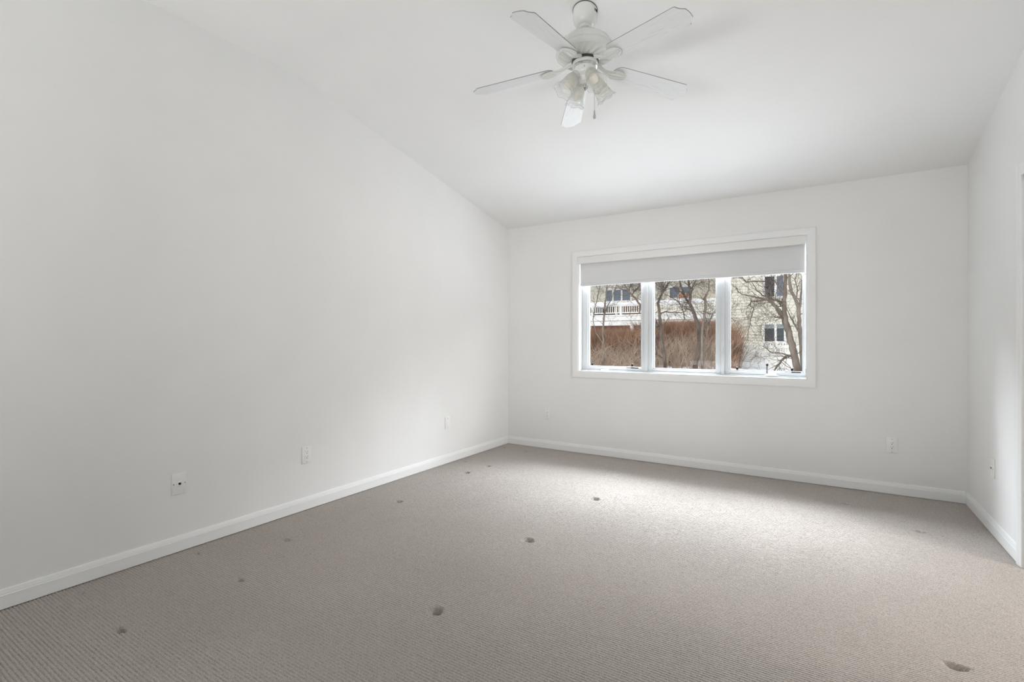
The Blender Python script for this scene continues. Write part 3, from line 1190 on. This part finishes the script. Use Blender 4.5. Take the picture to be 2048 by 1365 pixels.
# deck on posts
deck = empty('deck', (at(1263, 700, YD).x, YD, GZ))
tag(deck, 'raised deck with white baluster railing and snow on the rail', 'deck')
do = Vector(deck.location)
XD0, XD1 = XA + .3, XS - .02
zt_, zb_ = at(1230, 630.5, YD).z, at(1230, 651.5, YD).z
b_ = LB(do)
b_.wbox((XD0, YD, zb_ + .25), (XD1, YH - .04, zt_))
b_.build('deck_floor', 'deck_wood', deck)
b_ = LB(do)
b_.wbox((XD0, YD - .05, zb_), (XD1, YD + .04, zb_ + (zt_ - zb_) * .42)).wbox((XD0, YD - .09, zb_ + (zt_ - zb_) * .46), (XD1, YD - .01, zt_ - .04)).wbox((XD0, YD - .12, zt_ - .05), (XD1, YD, zt_ + .01))
b_.build('fascia', 'ext_white', deck)
zr = at(1230, 611.5, YD).z
rl = LB(do)
rl.wbox((XD0, YD - .05, zr - .05), (XD1, YD + .06, zr)).wbox((XD0, YD - .02, zt_ + .07), (XD1, YD + .03, zt_ + .12))
rail = rl.build('railing', 'ext_white', deck)
bal = None
nb = int((XD1 - XD0) / .105)
for k in range(min(nb, 98)):
    x = XD0 + .05 + k * .105
    if bal is None:
        q = LB((0, 0, 0))
        q.box((-.017, -.017, zt_ + .1 - do.z), (.017, .017, zr - .02 - do.z))
        bal = q.build('baluster', 'ext_white', rail)
        o = bal
    else:
        o = bal.copy()
        C.objects.link(o)
        o.parent = rail
    o.location = (x - do.x, .005, 0)
for u in (1185, 1242, 1300, 1333, 1388, 1430):
    x = at(u, 620, YD).x
    q = LB(do)
    q.wbox((x - .05, YD - .055, zb_), (x + .05, YD + .055, zr + .08), .008)
    q.build('railing_post', 'ext_white', deck)
for u in (1178, 1263, 1345, 1425):
    x = at(u, 680, YD).x
    q = LB(do)
    q.wbox((x - .075, YD + .0, GZ - .3), (x + .075, YD + .15, zb_ + .1), .01)
    q.build('support_post', 'ext_white', deck)
sc = LB(do)
rr = random.Random(4)
pts, rad = [], []
for k in range(60):
    x = XD0 + (XD1 - XD0) * k / 59
    pts.append((x, YD + .0, zr + .07 + .02 * math.sin(k * .9)))
    rad.append(.10 + .03 * math.sin(k * .53) + .015 * rr.random())
sc.wtube(pts, rad, 10)
sc.build('snow_cap', 'snow', deck, sharp=None)['label'] = 'snow lying on the railing'


def deck_bench(u, wid, label, m_):
    p = at(u, 629, YD + .7)
    e = empty('storage_bench', (p.x, YD + .7, zt_))
    tag(e, label, 'bench')
    s = MB()
    for k in range(4):
        s.box((-wid / 2, -.22, .06 + k * .10), (wid / 2, -.19, .145 + k * .10))
        s.box((-wid / 2, .19, .06 + k * .10), (wid / 2, .22, .145 + k * .10))
    s.box((-wid / 2, -.19, .05), (-wid / 2 + .03, .19, .45)).box((wid / 2 - .03, -.19, .05), (wid / 2, .19, .45))
    s.build('body', m_, e)
    s = MB()
    for k in range(4):
        s.box((-wid / 2 - .02, -.24 + k * .12, .45), (wid / 2 + .02, -.24 + k * .12 + .112, .48))
    s.build('lid', m_, e)
    for a in (-1, 1):
        for b2 in (-1, 1):
            q = MB()
            q.box((a * (wid / 2 - .05) - .03, b2 * .17 - .03, 0), (a * (wid / 2 - .05) + .03, b2 * .17 + .03, .06))
            q.build('foot', m_, e)


M['bench_dark'] = mat('weathered_dark_wood', (0.07, 0.055, 0.045), 0.7, 0.2)
M['bench_brown'] = mat('brown_wood', (0.24, 0.14, 0.09), 0.7, 0.2)
deck_bench(1198, 1.5, 'dark bench behind the deck railing in the left window pane, left of its white post', 'bench_dark')
deck_bench(1268, 1.5, 'brown bench behind the deck railing at the right edge of the left pane', 'bench_brown')
p = at(1366, 612, YD + 1.3)
ch_ = empty('deck_chair', (p.x, YD + 1.3, zt_))
tag(ch_, 'deck chair with terracotta back cushion under the house window', 'chair')
MB().box((-.3, -.3, .38), (.3, .3, .43), .01).build('seat', 'ext_white', ch_)
MB().box((-.27, .20, .52), (.27, .30, 1.02), .05, 3).build('cushion', 'terracotta', ch_)
for a in (-1, 1):
    for b2 in (-1, 1):
        MB().box((a * .27 - .025, b2 * .27 - .025, 0), (a * .27 + .025, b2 * .27 + .025, .38 if b2 < 0 else .95)).build('leg', 'ext_white', ch_)

# fence
YFN = 19.5
p0, p1 = at(1477, 690, YFN), at(1660, 690, YFN)
fence = empty('fence', (p0.x, YFN, GZ - .1))
tag(fence, 'white privacy fence with a row of short pickets along its top', 'fence')
fo_ = Vector(fence.location)
zp0, zp1, zp2 = at(1530, 743, YFN).z - .4, at(1530, 706, YFN).z, at(1530, 686, YFN).z
b_ = LB(fo_)
n_ = int((p1.x - p0.x) / .15)
for k in range(n_):
    x = p0.x + .06 + k * .15
    b_.wbox((x, YFN + .01, zp0), (x + .147, YFN + .035, zp1), .003)
b_.build('board_panel', 'fence', fence)
for zz in (zp1, zp1 + (zp2 - zp1) * .62):
    b_ = LB(fo_)
    b_.wbox((p0.x, YFN - .03, zz - .045), (p1.x, YFN + .07, zz + .045), .006)
    b_.build('rail', 'fence', fence)
pk = None
n_ = min(98, int((p1.x - p0.x) / .078))
for k in range(n_):
    if pk is None:
        q = MB()
        q.prism([(-.018, zp1 - fo_.z), (.018, zp1 - fo_.z), (.018, zp2 - .02 - fo_.z), (0, zp2 - fo_.z), (-.018, zp2 - .02 - fo_.z)], 'y', -.012, .012)
        pk = q.build('picket', 'fence', fence)
        o = pk
    else:
        o = pk.copy()
        C.objects.link(o)
        o.parent = fence
    o.location = (.09 + k * .078, .02, 0)
for u in (1478, 1553, 1625):
    x = at(u, 690, YFN).x
    q = LB(fo_)
    q.wbox((x - .06, YFN - .05, zp0), (x + .06, YFN + .08, zp2 + .06), .008)
    q.build('post', 'fence', fence)


# shrubs: masses of bare stems
def shrub(name, label, m_, u0, u1, vt, Y, dep, n, seed, rad=.010, fan_=0.35, vjit=8, round_=False, grp=None):
    rs = random.Random(seed)
    c0 = at((u0 + u1) / 2, 700, Y)
    e = empty(name, (c0.x, Y, GZ - .05))
    tag(e, label, 'shrub', grp)
    o_ = Vector(e.location)
    mb = MB()
    x0, x1 = at(u0, 700, Y).x, at(u1, 700, Y).x
    for k in range(n):
        fx = rs.random()
        x = x0 + (x1 - x0) * fx
        y = Y + (rs.random() - .5) * dep
        top_ = at((u0 + u1) / 2, vt + abs(rs.gauss(0, vjit)) * (1 if rs.random() < .85 else -.4), Y).z
        if round_:
            top_ = GZ + (top_ - GZ) * (0.35 + .65 * math.sqrt(max(0, 1 - (2 * fx - 1) ** 2)))
        z0 = GZ - .1 if rs.random() < .55 else GZ + rs.random() * (top_ - GZ) * .7
        hgt = max(.25, top_ - z0)
        lx, ly = rs.gauss(0, fan_) * hgt, rs.gauss(0, fan_ * .6) * hgt
        pts = []
        for j in range(5):
            t_ = j / 4
            pts.append(Vector((x + lx * t_ ** 1.5 + rs.gauss(0, .02), y + ly * t_, z0 + hgt * t_)) - o_)
        r = rad * (.6 + .8 * rs.random())
        mb.tube(pts, [r, r * .85, r * .7, r * .5, r * .25], 3, False)
    st = mb.build('stems', m_, e, sharp=None)
    st['kind'] = 'stuff'
    return e


shrub('hedge_shrub', 'russet bare-stemmed shrub massed under the deck, left window pane', 'hedge', 1150, 1300, 659, 18.0, 2.2, 4600, 11, .0075, .32, 7)
shrub('hedge_shrub', 'russet bare-stemmed shrub behind the middle window pane', 'hedge', 1300, 1440, 642, 19.0, 2.0, 4600, 12, .0075, .30, 6)
shrub('hedge_shrub', 'small rounded russet shrub at the left end of the white fence', 'hedge', 1425, 1478, 652, 18.6, 1.0, 1500, 13, .008, .22, 5, True)
shrub('bare_shrub', 'tan twiggy shrub in front of the russet stems, middle window pane', 'tan_stems', 1300, 1440, 668, 15.0, 1.6, 520, 14, .006, .5, 18)
shrub('bare_shrub', 'tan twiggy shrub low in the left window pane', 'tan_stems', 1170, 1295, 690, 14.6, 1.6, 420, 15, .0055, .7, 14)


# trees: measured limbs, then twigs grown from them
def grow(mb, rs, p, d, length, r, depth, flat):
    if depth == 0 or length < .07:
        return
    n = 5
    pts, rads = [p], [r]
    q, dd = p.copy(), d.normalized()
    for j in range(n):
        dd = (dd + Vector((rs.gauss(0, .22), rs.gauss(0, .22) * flat, rs.gauss(.05, .18)))).normalized()
        q = q + dd * (length / n)
        pts.append(q.copy())
        rads.append(max(.0022, r * (1 - .75 * (j + 1) / n)))
    mb.tube(pts, rads, 4 if r > .01 else 3, False)
    for k in range(rs.randint(1, 3)):
        j = rs.randint(1, n)
        a = rs.uniform(.4, 1.1) * rs.choice((-1, 1))
        side_ = Vector((-dd.z, rs.gauss(0, .4) * flat, dd.x))
        nd = (dd * math.cos(a) + side_ * math.sin(a)).normalized()
        grow(mb, rs, pts[j], nd, length * rs.uniform(.5, .8), max(.0025, rads[j] * .72), depth - 1, flat)


def tree(label, Y, limbs, seed, m_='bark', twig_n=26, twig_len=.9, depth=4, name='bare_tree', grp='bare trees outside the window'):
    """limbs: lists of (pixel x, pixel y, pixel width); the first is the trunk and reaches the ground"""
    rs = random.Random(seed)
    u, v, w_ = limbs[0][0]
    c0 = at(u, v, Y)
    e = empty(name, (c0.x, Y, GZ - .05))
    tag(e, label, 'tree', grp)
    o_ = Vector(e.location)
    tw = MB()
    for li, lim in enumerate(limbs):
        ph = rs.random() * 6
        pts, rads = [], []
        n = len(lim)
        for i in range(n - 1):
            for s in range(4):
                t_ = s / 4
                a, b2 = lim[i], lim[i + 1]
                pts.append([a[k] + (b2[k] - a[k]) * t_ for k in range(3)])
        pts.append(list(lim[-1]))
        W, Rr_ = [], []
        for i, (uu, vv, ww) in enumerate(pts):
            dy = 0 if li == 0 else .5 * math.sin(ph) * (i / len(pts))
            q = at(uu, vv, Y + dy)
            q += Vector((rs.gauss(0, .005), 0, rs.gauss(0, .005)))
            l = (uu - 1024) / F_PX
            dep_ = (Y + dy) / (cyw + l * syw)
            W.append(q - o_)
            Rr_.append(max(.004, ww / 2 / F_PX * dep_))
        if li == 0:
            W.insert(0, Vector((W[0].x, W[0].y, -.1)))
            Rr_.insert(0, Rr_[0] * 1.25)
        MB().tube(W, Rr_, 10).build('trunk' if li == 0 else 'branch', m_, e, sharp=None)
        L_ = len(W)
        for k in range(twig_n if li else twig_n // 2):
            i = rs.randint(L_ // 4 if li else L_ // 3, L_ - 2)
            d = (W[i + 1] - W[i]).normalized()
            a = rs.uniform(.4, 1.3) * rs.choice((-1, 1))
            sd_ = Vector((-d.z, rs.gauss(0, .5), d.x))
            grow(tw, rs, W[i], d * math.cos(a) + sd_ * math.sin(a), twig_len * rs.uniform(.4, 1.1), min(.016, Rr_[i] * .4), depth, .6)
    t2 = tw.build('twigs', m_, e, sharp=None)
    t2['kind'] = 'stuff'
    return e


tree('dark leaning bare tree filling the right window pane beside the fence', 12.0, [
    [(1597, 748, 14), (1591, 720, 13), (1583, 690, 13), (1577, 665, 12), (1571, 645, 12), (1568, 625, 9), (1569, 600, 7.5), (1571, 575, 7), (1570, 540, 6)],
    [(1570, 640, 9), (1558, 622, 8), (1545, 606, 6), (1533, 599, 4.5), (1518, 596, 3.2), (1500, 592, 2.6), (1485, 590, 2.2), (1475, 582, 1.8), (1472, 572, 1.2)],
    [(1533, 599, 4), (1515, 603, 3), (1502, 604, 2.6), (1500, 612, 2.2), (1508, 616, 2), (1503, 632, 1.7), (1497, 660, 1.5), (1496, 686, 1)],
    [(1567, 606, 5), (1555, 602, 4), (1540, 598, 3), (1524, 590, 2.4), (1512, 580, 1.8), (1505, 565, 1.2)],
    [(1530, 563, 2.6), (1508, 563, 2.6), (1494, 565, 2.4), (1484, 556, 2), (1474, 552, 1.2)],
    [(1600, 746, 8), (1591, 722, 6), (1584, 713, 5), (1574, 711, 4.5), (1562, 723, 4), (1552, 736, 3.4), (1546, 748, 3)],
    [(1574, 711, 3), (1560, 706, 2.4), (1545, 706, 2), (1535, 700, 1.6), (1526, 692, 1)],
    [(1568, 637, 3), (1558, 636, 2.4), (1548, 634, 1.6)],
], 21, 'bark', 14, .7, 4)
tree('paler bare tree with several upright stems along the right edge of the right pane', 12.8, [
    [(1607, 748, 9), (1604, 715, 8), (1601, 680, 8), (1599, 640, 7), (1596, 612, 7), (1590, 597, 6), (1582, 580, 6), (1579, 560, 5), (1578, 536, 4)],
    [(1597, 625, 6), (1601, 600, 4), (1604, 570, 3), (1607, 540, 2)],
    [(1600, 670, 4), (1590, 650, 3), (1580, 632, 2), (1573, 615, 1.2)],
    [(1592, 600, 3), (1595, 580, 2.4), (1590, 560, 1.8), (1594, 545, 1.2)],
], 22, 'pale_bark', 9, .6, 4)
tree('bare forked tree near the left edge of the middle pane', 13.0, [
    [(1331, 745, 7), (1330, 725, 6.5), (1326, 700, 6), (1323, 675, 6), (1321, 650, 6), (1319, 628, 5.5), (1316, 606, 5)],
    [(1316, 606, 4.5), (1319, 598, 4.5), (1324, 588, 4), (1333, 574, 3.4), (1343, 556, 2.6)],
    [(1323, 590, 4), (1323, 578, 3.4), (1321, 560, 2.6), (1320, 545, 2)],
    [(1320, 630, 3), (1328, 624, 2.6), (1345, 625, 2.3), (1362, 626, 2.2), (1371, 622, 2), (1375, 612, 1.5)],
    [(1330, 722, 3.5), (1318, 712, 3), (1309, 706, 2.4), (1304, 700, 2)],
], 23, 'bark', 11, .6, 4)
tree('bare tree with thick crossing limbs near the centre of the middle pane', 13.6, [
    [(1390, 745, 11), (1391, 725, 10), (1396, 705, 9), (1399, 685, 8), (1398, 660, 7.5), (1393, 642, 7), (1387, 624, 6.5), (1380, 608, 6)],
    [(1380, 608, 5.5), (1372, 598, 4.5), (1366, 585, 4), (1360, 565, 3.4), (1357, 548, 3)],
    [(1380, 606, 5), (1381, 592, 5), (1379, 578, 4.5), (1377, 558, 3.6), (1378, 545, 3)],
    [(1381, 590, 4), (1386, 572, 2.6), (1392, 560, 2), (1396, 548, 1.4)],
    [(1370, 640, 2), (1366, 622, 2), (1358, 606, 1.8), (1345, 596, 1.6), (1328, 588, 1.2)],
], 24, 'bark', 11, .6, 4)
tree('slender bare tree at the right edge of the middle pane', 13.2, [
    [(1404, 745, 6), (1404, 700, 5), (1405, 660, 4.4), (1408, 635, 4.6), (1411, 615, 4.6), (1410, 596, 4.4), (1414, 588, 3)],
    [(1411, 590, 3), (1418, 580, 2.4), (1418, 565, 2), (1415, 550, 1.6)],
    [(1410, 625, 2.6), (1420, 628, 2.2), (1432, 624, 1.8), (1442, 622, 1.2)],
    [(1412, 690, 3.4), (1414, 665, 3), (1418, 645, 2.6), (1426, 625, 1.8)],
], 25, 'pale_bark', 12, .6, 4)
tree('thin bare tree rising through the left part of the left pane', 13.4, [
    [(1207, 745, 4), (1207, 715, 3.6), (1206, 680, 3.4), (1206, 655, 3.4), (1208, 635, 3.4), (1210, 610, 3), (1212, 588, 2.6), (1215, 560, 2)],
    [(1206, 640, 2.6), (1214, 615, 2.2), (1224, 595, 1.8), (1232, 575, 1.4), (1238, 560, 1)],
    [(1207, 690, 2), (1192, 665, 1.8), (1186, 640, 1.8), (1190, 618, 2.2), (1196, 592, 2.2), (1200, 570, 1.6)],
], 26, 'pale_bark', 12, .6, 4)
tree('bare tree behind the left mullion with a limb leaning left across the pane', 12.6, [
    [(1294, 745, 8), (1293, 700, 7), (1291, 660, 6), (1288, 635, 5.5), (1282, 612, 4.5)],
    [(1282, 612, 4), (1272, 600, 3.6), (1262, 588, 3.2), (1253, 577, 2.4), (1246, 565, 1.6)],
    [(1264, 590, 2.4), (1271, 580, 1.8), (1280, 572, 1.2)],
    [(1258, 583, 2), (1260, 572, 1.6), (1266, 560, 1)],
    [(1289, 640, 3), (1296, 610, 3), (1303, 580, 2), (1306, 556, 1.4)],
], 27, 'bark', 16, .7, 4)
